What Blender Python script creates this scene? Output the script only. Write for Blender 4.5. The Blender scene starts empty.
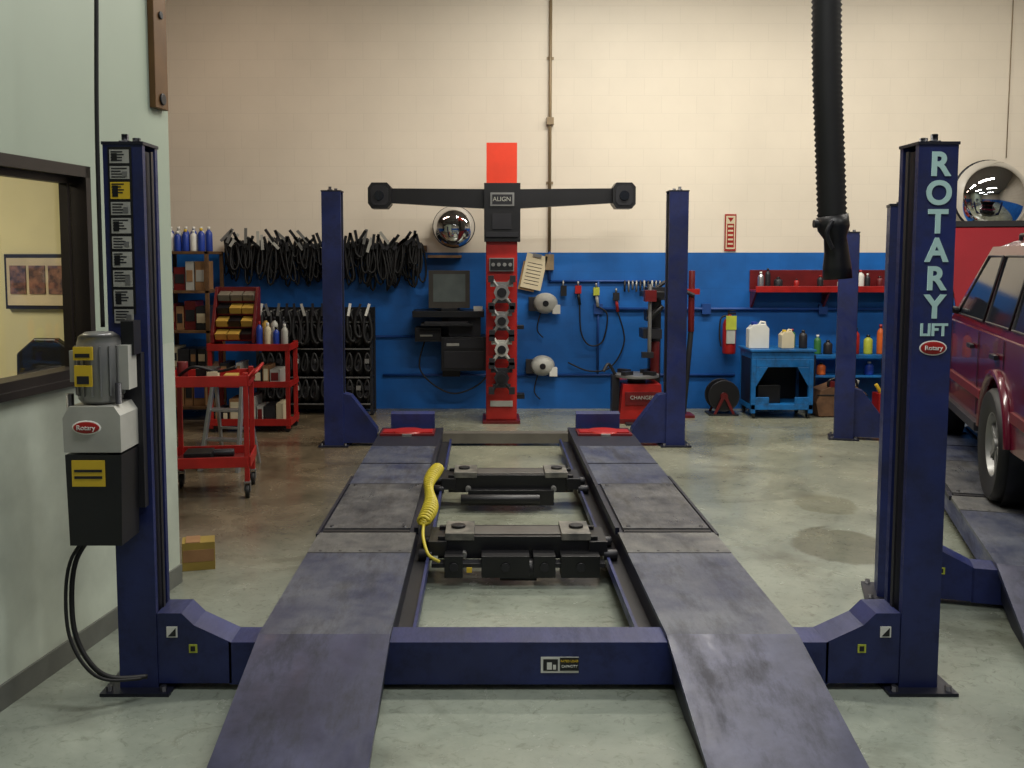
import bpy, bmesh, math, random
from mathutils import Matrix, Vector, noise as mnoise
random.seed(7)
S=bpy.context.scene
S.view_settings.view_transform='Standard'
S.view_settings.look='None'
D=math.radians
def lin(c):
    out=[]
    for v in c[:3]:
        v=v/255.0
        out.append(v/12.92 if v<=0.04045 else ((v+0.055)/1.055)**2.4)
    return (*out,1.0)
MC={}
def mat(name,c,rough=0.5,metal=0.0,var=0.12,scale=6.0,bump=0.0,emit=0.0,c2=None,lo=0.35,hi=0.65,coat=0.0,det=6,nr=.5,spec=.5,dirt=0.0):
    if name in MC: return MC[name]
    m=bpy.data.materials.new(name); m.use_nodes=True
    nt=m.node_tree; b=nt.nodes['Principled BSDF']
    b.inputs['Roughness'].default_value=rough; b.inputs['Metallic'].default_value=metal
    b.inputs['Specular IOR Level'].default_value=spec
    if coat: b.inputs['Coat Weight'].default_value=coat
    L=lin(c)
    tc=nt.nodes.new('ShaderNodeTexCoord'); n=nt.nodes.new('ShaderNodeTexNoise')
    n.inputs['Scale'].default_value=scale; n.inputs['Detail'].default_value=det; n.inputs['Roughness'].default_value=nr
    nt.links.new(tc.outputs['Object'],n.inputs['Vector'])
    r=nt.nodes.new('ShaderNodeValToRGB')
    r.color_ramp.elements[0].position=lo; r.color_ramp.elements[1].position=hi
    a=c2 and lin(c2) or tuple(x*(1-var) for x in L[:3])+(1,)
    r.color_ramp.elements[0].color=a
    r.color_ramp.elements[1].color=L if c2 else tuple(min(1,x*(1+var)) for x in L[:3])+(1,)
    nt.links.new(n.outputs['Fac'],r.inputs['Fac'])
    out=r.outputs['Color']
    if dirt:
        # grime blotches and lengthwise scuffs worn into the paint
        mp=nt.nodes.new('ShaderNodeMapping'); mp.inputs['Scale'].default_value=(5.0,1.3,5.0); nt.links.new(tc.outputs['Object'],mp.inputs['Vector'])
        nd=nt.nodes.new('ShaderNodeTexNoise'); nd.inputs['Scale'].default_value=1.6; nd.inputs['Detail'].default_value=12; nd.inputs['Roughness'].default_value=.72
        nt.links.new(mp.outputs[0],nd.inputs['Vector'])
        rd=nt.nodes.new('ShaderNodeValToRGB'); rd.color_ramp.elements[0].position=.36; rd.color_ramp.elements[1].position=.52
        k=1-dirt; rd.color_ramp.elements[0].color=(k,k*.97,k*.92,1); rd.color_ramp.elements[1].color=(1,1,1,1)
        nt.links.new(nd.outputs['Fac'],rd.inputs['Fac'])
        mx=nt.nodes.new('ShaderNodeMix'); mx.data_type='RGBA'; mx.blend_type='MULTIPLY'; mx.inputs['Factor'].default_value=1
        nt.links.new(out,mx.inputs['A']); nt.links.new(rd.outputs[0],mx.inputs['B']); out=mx.outputs['Result']
        rm=nt.nodes.new('ShaderNodeMapRange'); nt.links.new(nd.outputs['Fac'],rm.inputs[0]); rm.inputs[1].default_value=.35; rm.inputs[2].default_value=.65; rm.inputs[3].default_value=min(1,rough+.2); rm.inputs[4].default_value=max(.2,rough-.12)
        nt.links.new(rm.outputs[0],b.inputs['Roughness'])
    nt.links.new(out,b.inputs['Base Color'])
    if bump:
        bp=nt.nodes.new('ShaderNodeBump'); bp.inputs['Strength'].default_value=bump
        n2=nt.nodes.new('ShaderNodeTexNoise'); n2.inputs['Scale'].default_value=scale*6
        nt.links.new(tc.outputs['Object'],n2.inputs['Vector'])
        nt.links.new(n2.outputs['Fac'],bp.inputs['Height']); nt.links.new(bp.outputs['Normal'],b.inputs['Normal'])
    if emit:
        b.inputs['Emission Color'].default_value=L; b.inputs['Emission Strength'].default_value=emit
    MC[name]=m; return m

class B:
    def __init__(s,name,M=None):
        s.name=name; s.bm=bmesh.new(); s.mats=[]; s.M=M
    def mi(s,m):
        if m not in s.mats: s.mats.append(m)
        return s.mats.index(m)
    def _fin(s,vs,m,M=None,smooth=False):
        if M is not None: bmesh.ops.transform(s.bm,matrix=M,verts=vs)
        i=s.mi(m); fs=set()
        for v in vs:
            for f in v.link_faces: fs.add(f)
        for f in fs:
            f.material_index=i
            if smooth: f.smooth=True
        return vs
    def box(s,x0,x1,y0,y1,z0,z1,m,M=None):
        T=Matrix.Translation(((x0+x1)/2,(y0+y1)/2,(z0+z1)/2))@Matrix.Diagonal((abs(x1-x0),abs(y1-y0),abs(z1-z0),1))
        if M is not None: T=M@T
        r=bmesh.ops.create_cube(s.bm,size=1.0)
        return s._fin(r['verts'],m,T)
    def cyl(s,p1,p2,r,m,r2=None,seg=20,smooth=True):
        p1=Vector(p1);p2=Vector(p2); d=p2-p1
        q=d.to_track_quat('Z','Y').to_matrix().to_4x4()
        T=Matrix.Translation((p1+p2)/2)@q
        k=bmesh.ops.create_cone(s.bm,cap_ends=True,segments=seg,radius1=r,radius2=r if r2 is None else r2,depth=d.length)
        s._fin(k['verts'],m,T)
        if smooth:
            fs=set(f for v in k['verts'] for f in v.link_faces)
            for f in fs:
                if len(f.verts)==4: f.smooth=True
        return k['verts']
    def sph(s,c,r,m,sc=(1,1,1),M=None,seg=24,lump=0.0):
        k=bmesh.ops.create_uvsphere(s.bm,u_segments=seg,v_segments=seg//2,radius=r)
        if lump:
            for v in k['verts']:
                f=1+lump*mnoise.noise(v.co/r*1.7+Vector(c)*3)+lump*.5*mnoise.noise(v.co/r*4)
                v.co*=f
        T=Matrix.Translation(c)@Matrix.Diagonal((*sc,1))
        if M is not None: T=M@T
        return s._fin(k['verts'],m,T,True)
    def prism(s,pts,axis,a0,a1,m,M=None):
        def mk(p,a):
            if axis=='x': return Vector((a,p[0],p[1]))
            if axis=='y': return Vector((p[0],a,p[1]))
            return Vector((p[0],p[1],a))
        A=[s.bm.verts.new(mk(p,a0)) for p in pts]; Bv=[s.bm.verts.new(mk(p,a1)) for p in pts]
        i=s.mi(m); n=len(pts); fs=[]
        fs.append(s.bm.faces.new(A)); fs.append(s.bm.faces.new(Bv[::-1]))
        for k in range(n):
            fs.append(s.bm.faces.new((A[k],Bv[k],Bv[(k+1)%n],A[(k+1)%n])))
        for f in fs: f.material_index=i
        bmesh.ops.recalc_face_normals(s.bm,faces=fs)
        if M is not None: bmesh.ops.transform(s.bm,matrix=M,verts=A+Bv)
        return A+Bv
    def hexa(s,pts,m):
        v=[s.bm.verts.new(p) for p in pts]; i=s.mi(m); fs=[]
        for q in ((3,2,1,0),(4,5,6,7),(0,1,5,4),(1,2,6,5),(2,3,7,6),(3,0,4,7)):
            f=s.bm.faces.new([v[j] for j in q]); f.material_index=i; fs.append(f)
        bmesh.ops.recalc_face_normals(s.bm,faces=fs)
        return v
    def tube(s,pts,r,m,seg=8,closed=False):
        P=[Vector(p) for p in pts]; n=len(P); rings=[]; i=s.mi(m)
        up=None
        for k in range(n):
            if closed: t=P[(k+1)%n]-P[k-1]
            else: t=P[min(k+1,n-1)]-P[max(k-1,0)]
            t.normalize()
            if up is None:
                up=Vector((0,0,1)) if abs(t.z)<0.9 else Vector((1,0,0))
            a=up-t*up.dot(t)
            if a.length<1e-4: a=Vector((1,0,0))-t*t.x
            a.normalize(); up=a; b=t.cross(a)
            rr=r[k] if isinstance(r,(list,tuple)) else r
            rings.append([s.bm.verts.new(P[k]+(a*math.cos(2*math.pi*j/seg)+b*math.sin(2*math.pi*j/seg))*rr) for j in range(seg)])
        for k in range(n if closed else n-1):
            A=rings[k];C=rings[(k+1)%n]
            for j in range(seg):
                f=s.bm.faces.new((A[j],A[(j+1)%seg],C[(j+1)%seg],C[j])); f.material_index=i; f.smooth=True
        if not closed:
            for R,fl in ((rings[0],True),(rings[-1],False)):
                f=s.bm.faces.new(R[::-1] if fl else R); f.material_index=i
    def lathe(s,prof,M,m,seg=28):
        rings=[];i=s.mi(m)
        for r,z in prof:
            rings.append([s.bm.verts.new(M@Vector((max(r,1e-4)*math.cos(2*math.pi*j/seg),max(r,1e-4)*math.sin(2*math.pi*j/seg),z))) for j in range(seg)])
        for k in range(len(rings)-1):
            A=rings[k];C=rings[k+1]
            for j in range(seg):
                f=s.bm.faces.new((A[j],A[(j+1)%seg],C[(j+1)%seg],C[j])); f.material_index=i; f.smooth=True
    def text(s,txt,size,M,m,ext=0.002,xs=1.0,off=0.0):
        cu=bpy.data.curves.new('t','FONT'); cu.body=txt; cu.size=size; cu.extrude=ext
        cu.offset=off; cu.align_x='CENTER'; cu.align_y='CENTER'
        ob=bpy.data.objects.new('t',cu); S.collection.objects.link(ob)
        bpy.context.view_layer.update()
        dg=bpy.context.evaluated_depsgraph_get()
        me=bpy.data.meshes.new_from_object(ob.evaluated_get(dg))
        me.transform(M@Matrix.Diagonal((xs,1,1,1)))
        i=s.mi(m)
        for p in me.polygons: p.material_index=i
        s.bm.from_mesh(me)
        bpy.data.objects.remove(ob); bpy.data.curves.remove(cu); bpy.data.meshes.remove(me)
    def done(s,bevel=0.0,loc=None,rotz=0.0,seg=2,parent=None):
        me=bpy.data.meshes.new(s.name)
        if s.M is not None: bmesh.ops.transform(s.bm,matrix=s.M,verts=s.bm.verts)
        s.bm.to_mesh(me); s.bm.free()
        for m in s.mats: me.materials.append(m)
        o=bpy.data.objects.new(s.name,me); S.collection.objects.link(o)
        if loc: o.location=loc
        o.rotation_euler[2]=rotz
        if bevel:
            b=o.modifiers.new('bevel','BEVEL'); b.width=bevel; b.segments=seg; b.limit_method='ANGLE'; b.angle_limit=D(40)
        if parent: o.parent=parent
        return o
RX=Matrix.Rotation(D(90),4,'X')
def face(x,y,z): return Matrix.Translation((x,y,z))@RX

# ------------------------------------------------------------ materials
blue=mat('lift_blue_paint',(30,40,90),0.42,0,0.25,3,dirt=.3)
bluedk=mat('lift_dark_blue',(13,16,34),0.5,0,0.2,3)
deck=mat('worn_deck',(92,96,106),0.42,0.1,c2=(44,51,78),scale=3.0,lo=.36,hi=.64,bump=.06,det=10,nr=.68,dirt=.5)
steel=mat('worn_steel_plate',(118,118,115),0.42,0.3,c2=(66,68,74),scale=5,lo=.32,hi=.66,bump=.05,det=10,nr=.65,dirt=.4)
ramp_m=mat('ramp_paint',(68,72,100),0.42,0.05,c2=(34,38,60),scale=3.2,lo=.34,hi=.66,bump=.06,det=10,nr=.68,dirt=.55)
black=mat('black_plastic',(17,17,20),0.4,0,0.2)
rubber=mat('black_rubber',(14,14,15),0.6,0,0.2)
dgrey=mat('dark_grey_metal',(40,40,44),0.45,0.3)
grey=mat('grey_metal',(132,132,130),0.4,0.5)
lgrey=mat('light_grey_plastic',(166,166,158),0.45,0)
white=mat('white_label',(216,216,208),0.5,0,0.03)
teal=mat('pale_teal_letter',(172,206,202),0.5,0,0.03)
yellow=mat('yellow_label',(210,178,42),0.5,0,0.05)
hosey=mat('yellow_hose',(190,174,48),0.45,0,0.1)
red=mat('red_enamel',(154,26,22),0.38,0,0.18)
redo=mat('orange_red_panel',(222,58,24),0.45,0,0.05)
reddk=mat('dark_red',(96,18,20),0.4,0,0.2)
maroon=mat('maroon_car_paint',(84,14,34),0.22,0.0,0.08,2,coat=0.3,spec=.35)
wood=mat('brown_wood',(108,78,46),0.55,0,c2=(76,52,30),scale=8)
card=mat('cardboard',(138,102,66),0.8,0,0.15)
cream=mat('cream_paper',(202,190,158),0.7,0,0.05)
chrome=mat('mirror_chrome',(225,228,232),0.04,1.0,0.02)
alum=mat('aluminium',(178,180,182),0.3,0.8)
glassd=mat('tinted_car_glass',(24,28,36),0.1,0.0,0.05)
bluem=mat('blue_bottle',(30,60,150),0.35)
bluew=mat('washer_blue',(18,96,158),0.45,0,0.3,4,dirt=.4)
frame=mat('dark_bronze_frame',(40,34,30),0.45,0.3)
green=mat('green_plastic',(54,110,56),0.45)
tagy=mat('yellow_green_tag',(172,180,60),0.5)
orange=mat('orange_plastic',(206,96,34),.45)

def wall_mat(name,top,low,zs,blocks=True):
    m=bpy.data.materials.new(name); m.use_nodes=True; nt=m.node_tree; b=nt.nodes['Principled BSDF']
    N=nt.nodes.new; Lk=nt.links.new
    tc=N('ShaderNodeTexCoord'); sp=N('ShaderNodeSeparateXYZ'); Lk(tc.outputs['Object'],sp.inputs[0])
    gt=N('ShaderNodeMath'); gt.operation='GREATER_THAN'; gt.inputs[1].default_value=zs; Lk(sp.outputs['Z'],gt.inputs[0])
    def var(c,v,sc):
        n=N('ShaderNodeTexNoise'); n.inputs['Scale'].default_value=sc; n.inputs['Detail'].default_value=8; n.inputs['Roughness'].default_value=.6
        Lk(tc.outputs['Object'],n.inputs['Vector'])
        r=N('ShaderNodeValToRGB'); L=lin(c); r.color_ramp.elements[0].position=.3; r.color_ramp.elements[1].position=.7
        r.color_ramp.elements[0].color=tuple(x*(1-v) for x in L[:3])+(1,); r.color_ramp.elements[1].color=tuple(min(1,x*(1+v)) for x in L[:3])+(1,)
        Lk(n.outputs['Fac'],r.inputs['Fac']); return r
    r1=var(top,.07,.6); r2=var(low,.25,1.6)
    mx=N('ShaderNodeMix'); mx.data_type='RGBA'; Lk(gt.outputs[0],mx.inputs['Factor']); Lk(r2.outputs[0],mx.inputs['A']); Lk(r1.outputs[0],mx.inputs['B'])
    col=mx.outputs['Result']
    if blocks:
        cb=N('ShaderNodeCombineXYZ'); Lk(sp.outputs['X'],cb.inputs['X']); Lk(sp.outputs['Z'],cb.inputs['Y'])
        br=N('ShaderNodeTexBrick'); br.inputs['Scale'].default_value=1; br.inputs['Brick Width'].default_value=.4; br.inputs['Row Height'].default_value=.2
        br.inputs['Mortar Size'].default_value=.006; br.inputs['Mortar Smooth'].default_value=.8
        br.inputs['Color1'].default_value=(1,1,1,1); br.inputs['Color2'].default_value=(.985,.985,.985,1); br.inputs['Mortar'].default_value=(.94,.94,.94,1)
        Lk(cb.outputs[0],br.inputs['Vector'])
        m2=N('ShaderNodeMix'); m2.data_type='RGBA'; m2.blend_type='MULTIPLY'; m2.inputs['Factor'].default_value=1
        Lk(col,m2.inputs['A']); Lk(br.outputs['Color'],m2.inputs['B']); col=m2.outputs['Result']
        bp=N('ShaderNodeBump'); bp.inputs['Strength'].default_value=.10; bp.inputs['Distance'].default_value=.008; bp.invert=True
        Lk(br.outputs['Fac'],bp.inputs['Height']); Lk(bp.outputs[0],b.inputs['Normal'])
    Lk(col,b.inputs['Base Color']); b.inputs['Roughness'].default_value=.5
    return m
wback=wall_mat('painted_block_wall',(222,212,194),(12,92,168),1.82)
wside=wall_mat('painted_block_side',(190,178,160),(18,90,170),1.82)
woff=wall_mat('office_wall_paint',(154,166,150),(174,182,168),1.32,False)
win=mat('office_interior_paint',(214,206,164),.7,0,.03)
ceilm=mat('ceiling_paint',(134,130,124),.8,0,.05)

fm=bpy.data.materials.new('sealed_concrete'); fm.use_nodes=True
nt=fm.node_tree; b=nt.nodes['Principled BSDF']; N=nt.nodes.new; Lk=nt.links.new
tc=N('ShaderNodeTexCoord')
def noise(sc,det=6,dist=0,ro=.5):
    n=N('ShaderNodeTexNoise'); n.inputs['Scale'].default_value=sc; n.inputs['Detail'].default_value=det; n.inputs['Distortion'].default_value=dist; n.inputs['Roughness'].default_value=ro
    Lk(tc.outputs['Object'],n.inputs['Vector']); return n
def ramp(n,p0,c0,p1,c1):
    r=N('ShaderNodeValToRGB'); Lk(n.outputs['Fac'],r.inputs['Fac'])
    r.color_ramp.elements[0].position=p0; r.color_ramp.elements[0].color=c0; r.color_ramp.elements[1].position=p1; r.color_ramp.elements[1].color=c1; return r.outputs[0]
base=ramp(noise(1.0,12,.4,.7),.3,lin((114,122,112)),.7,lin((154,161,148)))
sp=N('ShaderNodeSeparateXYZ'); Lk(tc.outputs['Object'],sp.inputs[0])
def mr(sock,a,bv,c=0,d=1):
    k=N('ShaderNodeMapRange'); k.interpolation_type='SMOOTHSTEP'; Lk(sock,k.inputs[0]); k.inputs[1].default_value=a;k.inputs[2].default_value=bv;k.inputs[3].default_value=c;k.inputs[4].default_value=d; return k.outputs[0]
def math2(op,a,bv):
    k=N('ShaderNodeMath'); k.operation=op
    for i,v in enumerate((a,bv)):
        if isinstance(v,(int,float)): k.inputs[i].default_value=v
        else: Lk(v,k.inputs[i])
    return k.outputs[0]
def mixc(f,A,Bc,mode='MIX'):
    k=N('ShaderNodeMix'); k.data_type='RGBA'; k.blend_type=mode
    for nm,v in (('Factor',f),('A',A),('B',Bc)):
        if isinstance(v,(int,float,tuple)): k.inputs[nm].default_value=v
        else: Lk(v,k.inputs[nm])
    return k.outputs['Result']
zone=math2('MULTIPLY',mr(sp.outputs['X'],-.3,-1.5),mr(sp.outputs['Y'],4.6,6.8))
n3=noise(2.0,10,.6,.65)
old=ramp(n3,.3,lin((80,74,62)),.75,lin((124,115,98)))
c=mixc(zone,base,old)
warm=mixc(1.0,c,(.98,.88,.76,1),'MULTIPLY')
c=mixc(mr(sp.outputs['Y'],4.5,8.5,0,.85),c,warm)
c=mixc(.85,c,ramp(noise(.8,12,.8,.65),.32,(.52,.50,.46,1),.47,(1,1,1,1)),'MULTIPLY')
c=mixc(.9,c,ramp(noise(16,10,1.5,.7),.34,(.66,.66,.63,1),.46,(1,1,1,1)),'MULTIPLY')
c=mixc(.8,c,ramp(noise(4.5,10,2.5,.7),.30,(.62,.60,.56,1),.40,(1,1,1,1)),'MULTIPLY')
def stain(cx,cy,rx,ry):
    dx=math2('DIVIDE',math2('SUBTRACT',sp.outputs['X'],cx),rx); dy=math2('DIVIDE',math2('SUBTRACT',sp.outputs['Y'],cy),ry)
    d2=math2('ADD',math2('MULTIPLY',dx,dx),math2('MULTIPLY',dy,dy))
    d2=math2('ADD',d2,math2('MULTIPLY',math2('SUBTRACT',n3.outputs['Fac'],.5),2.0))
    return mr(d2,1.15,.8)
s1=stain(2.2,6.05,.30,.38)
c=mixc(s1,c,mixc(1.0,c,(.60,.57,.50,1),'MULTIPLY'))
c=mixc(stain(2.45,7.1,.22,.3),c,mixc(1.0,c,(.8,.77,.7,1),'MULTIPLY'))
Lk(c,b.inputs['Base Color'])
rr=N('ShaderNodeMapRange'); Lk(n3.outputs['Fac'],rr.inputs[0]); rr.inputs[1].default_value=.3; rr.inputs[2].default_value=.7; rr.inputs[3].default_value=.13; rr.inputs[4].default_value=.34; Lk(rr.outputs[0],b.inputs['Roughness'])
n5=noise(8,4); bp=N('ShaderNodeBump'); bp.inputs['Strength'].default_value=.05; Lk(n5.outputs['Fac'],bp.inputs['Height']); Lk(bp.outputs[0],b.inputs['Normal'])

XL,XR,YB,YW,H=-8.5,9.0,-4.2,11.6,5.5
def slab(name,x0,x1,y0,y1,z0,z1,m):
    k=B(name); k.box(x0,x1,y0,y1,z0,z1,m); return k.done()
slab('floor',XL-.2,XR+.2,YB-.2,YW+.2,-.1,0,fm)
slab('ceiling',XL-.2,XR+.2,YB-.2,YW+.2,H,H+.1,ceilm)
slab('wall_back',XL-.2,XR+.2,YW,YW+.2,0,H,wback)
slab('wall_left',XL-.2,XL,YB,YW,0,H,wside)
slab('wall_right',XR,XR+.2,YB,YW,0,H,wside)
slab('wall_front',XL-.2,XR+.2,YB-.2,YB,0,H,wside)
CO=Vector((-1.675,5.35,0)); MO=Matrix.Translation(CO)@Matrix.Rotation(D(-8.6),4,'Z')
w0,w1,wz0,wz1=-3.4,-.80,1.245,2.18
k=B('wall_office',MO)
k.box(-.09,0,-9,w0,0,H,woff); k.box(-.09,0,w1,0,0,H,woff)
k.box(-.09,0,w0,w1,0,wz0,woff); k.box(-.09,0,w0,w1,wz1,H,woff)
k.box(-4.2,-.09,-.12,0,0,H,woff)
k.box(-4.2,-.09,-.14,-.12,0,2.7,win); k.box(-4.2,-4.1,-9,-.14,0,2.7,win); k.box(-4.1,-.09,-9,-.14,2.7,2.8,win)
k.box(-.10,-.09,-9,w0,0,2.7,win);k.box(-.10,-.09,w1,-.14,0,2.7,win);k.box(-.10,-.09,w0,w1,0,wz0,win);k.box(-.10,-.09,w0,w1,wz1,2.7,win)
k.done()
k=B('baseboard_office',MO); k.box(0,.012,-9,0,0,.10,mat('base_grey',(92,94,88),.6)); k.done()
k=B('window_1',MO)
for a in ((w0,w0+.05,wz0,wz1),(w1-.04,w1,wz0,wz1),(w0,w1,wz1-.05,wz1),(w0,w1,wz0,wz0+.04)):
    k.box(-.10,.012,a[0],a[1],a[2],a[3],frame)
k.box(-.085,-.045,w1-.10,w1-.08,wz0+.04,wz1-.05,frame); k.box(-.085,-.045,-2.2,-2.15,wz0+.05,wz1-.05,frame)
k.box(-.085,-.045,w0+.05,w1-.04,wz1-.08,wz1-.05,frame)
k.box(-.10,.03,w0-.02,w1+.02,wz0-.03,wz0,frame)
gm=bpy.data.materials.new('window_glass'); gm.use_nodes=True; g=gm.node_tree; g.nodes.clear()
o_=g.nodes.new('ShaderNodeOutputMaterial'); t_=g.nodes.new('ShaderNodeBsdfTransparent'); q_=g.nodes.new('ShaderNodeBsdfGlossy'); q_.inputs['Roughness'].default_value=.02
x_=g.nodes.new('ShaderNodeMixShader'); x_.inputs[0].default_value=.05; g.links.new(t_.outputs[0],x_.inputs[1]); g.links.new(q_.outputs[0],x_.inputs[2]); g.links.new(x_.outputs[0],o_.inputs[0])
k.box(-.068,-.064,w0+.05,w1-.04,wz0+.04,wz1-.05,gm)
k.done()
k=B('trim_1',MO); k.box(0,.035,-.20,-.06,2.53,4.2,mat('bronze_brown_rail',(92,64,32),.5,.2)); k.cyl((.035,-.13,2.58),(.045,-.13,2.58),.03,dgrey); k.cyl((.035,-.13,3.0),(.045,-.13,3.0),.02,dgrey); k.done(.004)
k=B('framed_photos',MO)
k.box(-.86,-.47,-.17,-.142,1.50,1.79,frame); k.box(-.845,-.485,-.175,-.17,1.52,1.77,mat('picture_mat',(206,190,160),.6))
for i,xx in enumerate((-.825,-.715,-.605)):
    k.box(xx,xx+.09,-.18,-.175,1.58,1.73,mat('photo_print_%d'%i,(70,60,66),.4,0,c2=(150,110,96),scale=30))
k.done()
k=B('office_chair',MO)
k.box(-.75,-.3,-.75,-.3,.45,.52,black); k.prism([(-.72,.6),(-.33,.6),(-.36,1.28),(-.48,1.36),(-.6,1.36),(-.7,1.28)],'y',-.34,-.29,black)
k.cyl((-.52,-.52,.08),(-.52,-.52,.46),.03,dgrey); k.box(-.56,-.48,-.34,-.30,.45,.65,black)
for a in range(5):
    an=a*2*math.pi/5; e=(-.52+.26*math.cos(an),-.52+.2*math.sin(an),.06); k.cyl((-.52,-.52,.09),e,.018,dgrey); k.sph((e[0],e[1],.03),.03,black,seg=12)
k.done(.01)
# ------------------------------------------------------------ lift
def lift(name,loc,rot,L,hf,hr,lettering,cross2=.12):
    k=B(name)
    hw=1.6
    for sx in (-1,1):
        for (yy,hh,pw,pd) in ((0,hf,.078,.09),(L,hr,.088,.09)):
            xc=sx*hw
            k.box(xc-pw,xc+pw,yy-pd,yy-pd+.03,.012,hh,blue)
            k.box(xc-pw,xc+pw,yy+pd-.03,yy+pd,.012,hh,blue)
            xo=xc+sx*pw; k.box(min(xo,xo-sx*.03),max(xo,xo-sx*.03),yy-pd+.03,yy+pd-.03,.012,hh,blue)
            k.box(xc-pw+.012 if sx>0 else xc-.03,xc+.03 if sx>0 else xc+pw-.012,yy-pd+.03,yy+pd-.03,.012,hh-.02,bluedk)
            k.box(xc-sx*(pw+.004)-.004,xc-sx*(pw+.004)+.004,yy-.012,yy+.012,.3,hh-.02,dgrey)
            k.box(xc-pw-.004,xc+pw+.004,yy-pd-.004,yy+pd+.004,hh,hh+.012,bluedk)
            k.cyl((xc+sx*.02,yy,hh+.012),(xc+sx*.02,yy,hh+.05),.014,dgrey,seg=10); k.cyl((xc+sx*.02,yy,hh+.012),(xc+sx*.02,yy,hh+.024),.025,dgrey,seg=6)
            k.cyl((xc-sx*.04,yy-.04,hh+.012),(xc-sx*.04,yy-.04,hh+.03),.016,dgrey,seg=6)
            k.box(xc-.14,xc+.14,yy-.15,yy+.15,0,.014,bluedk)
            for ax in (-.11,.11):
                for ay in (-.12,.12): k.cyl((xc+ax,yy+ay,.014),(xc+ax,yy+ay,.035),.014,dgrey,seg=6)
        i0=sx*(hw-.08)
        k.prism([(i0,.03),(i0,.325),(sx*(hw-.18),.325),(sx*(hw-.23),.275),(sx*(hw-.38),.203),(sx*(hw-.38),.03)],'y',-.085,.085,blue)
        k.prism([(i0,.03),(i0,.50),(sx*(hw-.16),.48),(sx*(hw-.40),.16),(sx*(hw-.42),.03)],'y',L-.07,L+.07,blue)
        k.box(sx*(hw-.14)-.022,sx*(hw-.14)+.022,-.0885,-.085,.225,.27,white); k.prism([(sx*(hw-.14)-.016,.23),(sx*(hw-.14)+.016,.23),(sx*(hw-.14)+.016,.265)],'y',-.090,-.0885,black)
        k.box(sx*(hw-.23)-.022,sx*(hw-.23)+.012,-.0885,-.085,.16,.195,tagy); k.box(sx*(hw-.23)-.015,sx*(hw-.23)+.004,-.090,-.0885,.167,.188,black)
    k.box(-(hw-.37),hw-.37,-.085,.085,.025,.203,blue)
    k.box(-(hw-.4),hw-.4,L-.07,L+.07,.025,cross2,mat('worn_rear_beam',(104,100,92),.5,.2))
    bx=.05
    k.box(bx,bx+.155,-.088,-.085,.075,.142,white); k.box(bx+.01,bx+.07,-.0895,-.088,.084,.133,black); k.box(bx+.025,bx+.045,-.0905,-.0895,.09,.12,white); k.box(bx+.05,bx+.062,-.0905,-.0895,.09,.11,white)
    k.box(bx+.078,bx+.155,-.0905,-.088,.085,.140,black); k.text('RATED LOAD',.012,face(bx+.117,-.0915,.126),yellow); k.text('CAPACITY',.014,face(bx+.117,-.0915,.104),white)
    ri,ro=.57,1.115; zt=.225; Yd=L-.36
    for sx in (-1,1):
        def X(a,b): return (min(sx*a,sx*b),max(sx*a,sx*b))
        a,b=X(ri,ro)
        k.box(a,b,-.05,1.08,.205,zt,deck)
        k.box(a,b,1.08,1.46,.205,zt+.003,steel)
        k.box(a,b,1.46,2.68,.205,zt-.006,bluedk)
        k.box(a,b,2.68,4.05,.205,zt,deck)
        k.box(a,b,4.05,Yd,.205,zt,bluedk)
        k.box(a+.0,b-.0,3.35,3.365,zt,zt+.004,bluedk)
        a1,b1=X(ri+.03,ri+.0); k.box(a1,b1,-.02,Yd,.09,.205,bluedk)
        a1,b1=X(ro-.03,ro); k.box(a1,b1,-.02,Yd,.09,.205,blue)
        for j in range(7):
            a1,b1=X(ri+.03,ro-.03); yy=.5+j*.68; k.box(a1,b1,yy-.03,yy+.03,.12,.205,bluedk)
        a1,b1=X(ri-.075,ri); k.box(a1,b1,.12,Yd-.1,.10,.115,dgrey)
        a1,b1=X(ri-.085,ri-.070); k.box(a1,b1,.12,Yd-.1,.085,.14,blue)
        a1,b1=X(ri-.012,ri+.012); k.box(a1,b1,1.5,Yd-.1,.205,.245,bluedk)
        a1,b1=X(ro-.005,ro+.012); k.box(a1,b1,1.42,2.9,.205,.232,bluedk)
        a1,b1=X(ri+.035,ro-.02)
        k.box(a1,b1,1.52,2.62,zt-.006,zt+.012,mat('slip_plate',(112,112,112),.38,.3,c2=(52,54,60),scale=4,lo=.34,hi=.66,bump=.05,det=10,nr=.68,dirt=.55))
        for yy in (1.55,2.58):
            for xx in (ri+.07,ro-.06): k.cyl((sx*xx,yy,zt+.012),(sx*xx,yy,zt+.02),.012,dgrey,seg=8)
        k.box(a1,b1,1.47,1.51,zt-.006,zt+.006,dgrey); k.box(a1,b1,2.63,2.67,zt-.006,zt+.006,dgrey)
        for xx in range(5): k.cyl((sx*(ri+.06+xx*.105),1.11,zt),(sx*(ri+.06+xx*.105),1.11,zt+.005),.008,dgrey,seg=8)
        xc=sx*(ri+.29)
        k.box(xc-.235,xc+.235,Yd-.42,Yd-.14,zt,zt+.016,reddk)
        k.cyl((xc,Yd-.28,zt+.016),(xc,Yd-.28,zt+.028),.135,red,seg=36); k.box(xc-.215,xc+.215,Yd-.36,Yd-.20,zt+.016,zt+.024,red)
        k.box(xc-.04,xc+.04,Yd-.47,Yd-.42,zt,zt+.02,grey)
        a1,b1=X(ri+.07,ro-.08)
        k.prism([(Yd-.03,zt-.02),(Yd-.03,zt+.13),(Yd+.01,zt+.15),(Yd+.02,zt+.15),(Yd+.02,zt-.02)],'x',a1,b1,blue)
        k.prism([(-.05,.225),(-.05,.205),(-.09,.19),(-1.06,.0),(-1.1,.002),(-1.1,.010)],'x',a,b,ramp_m)
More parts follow.
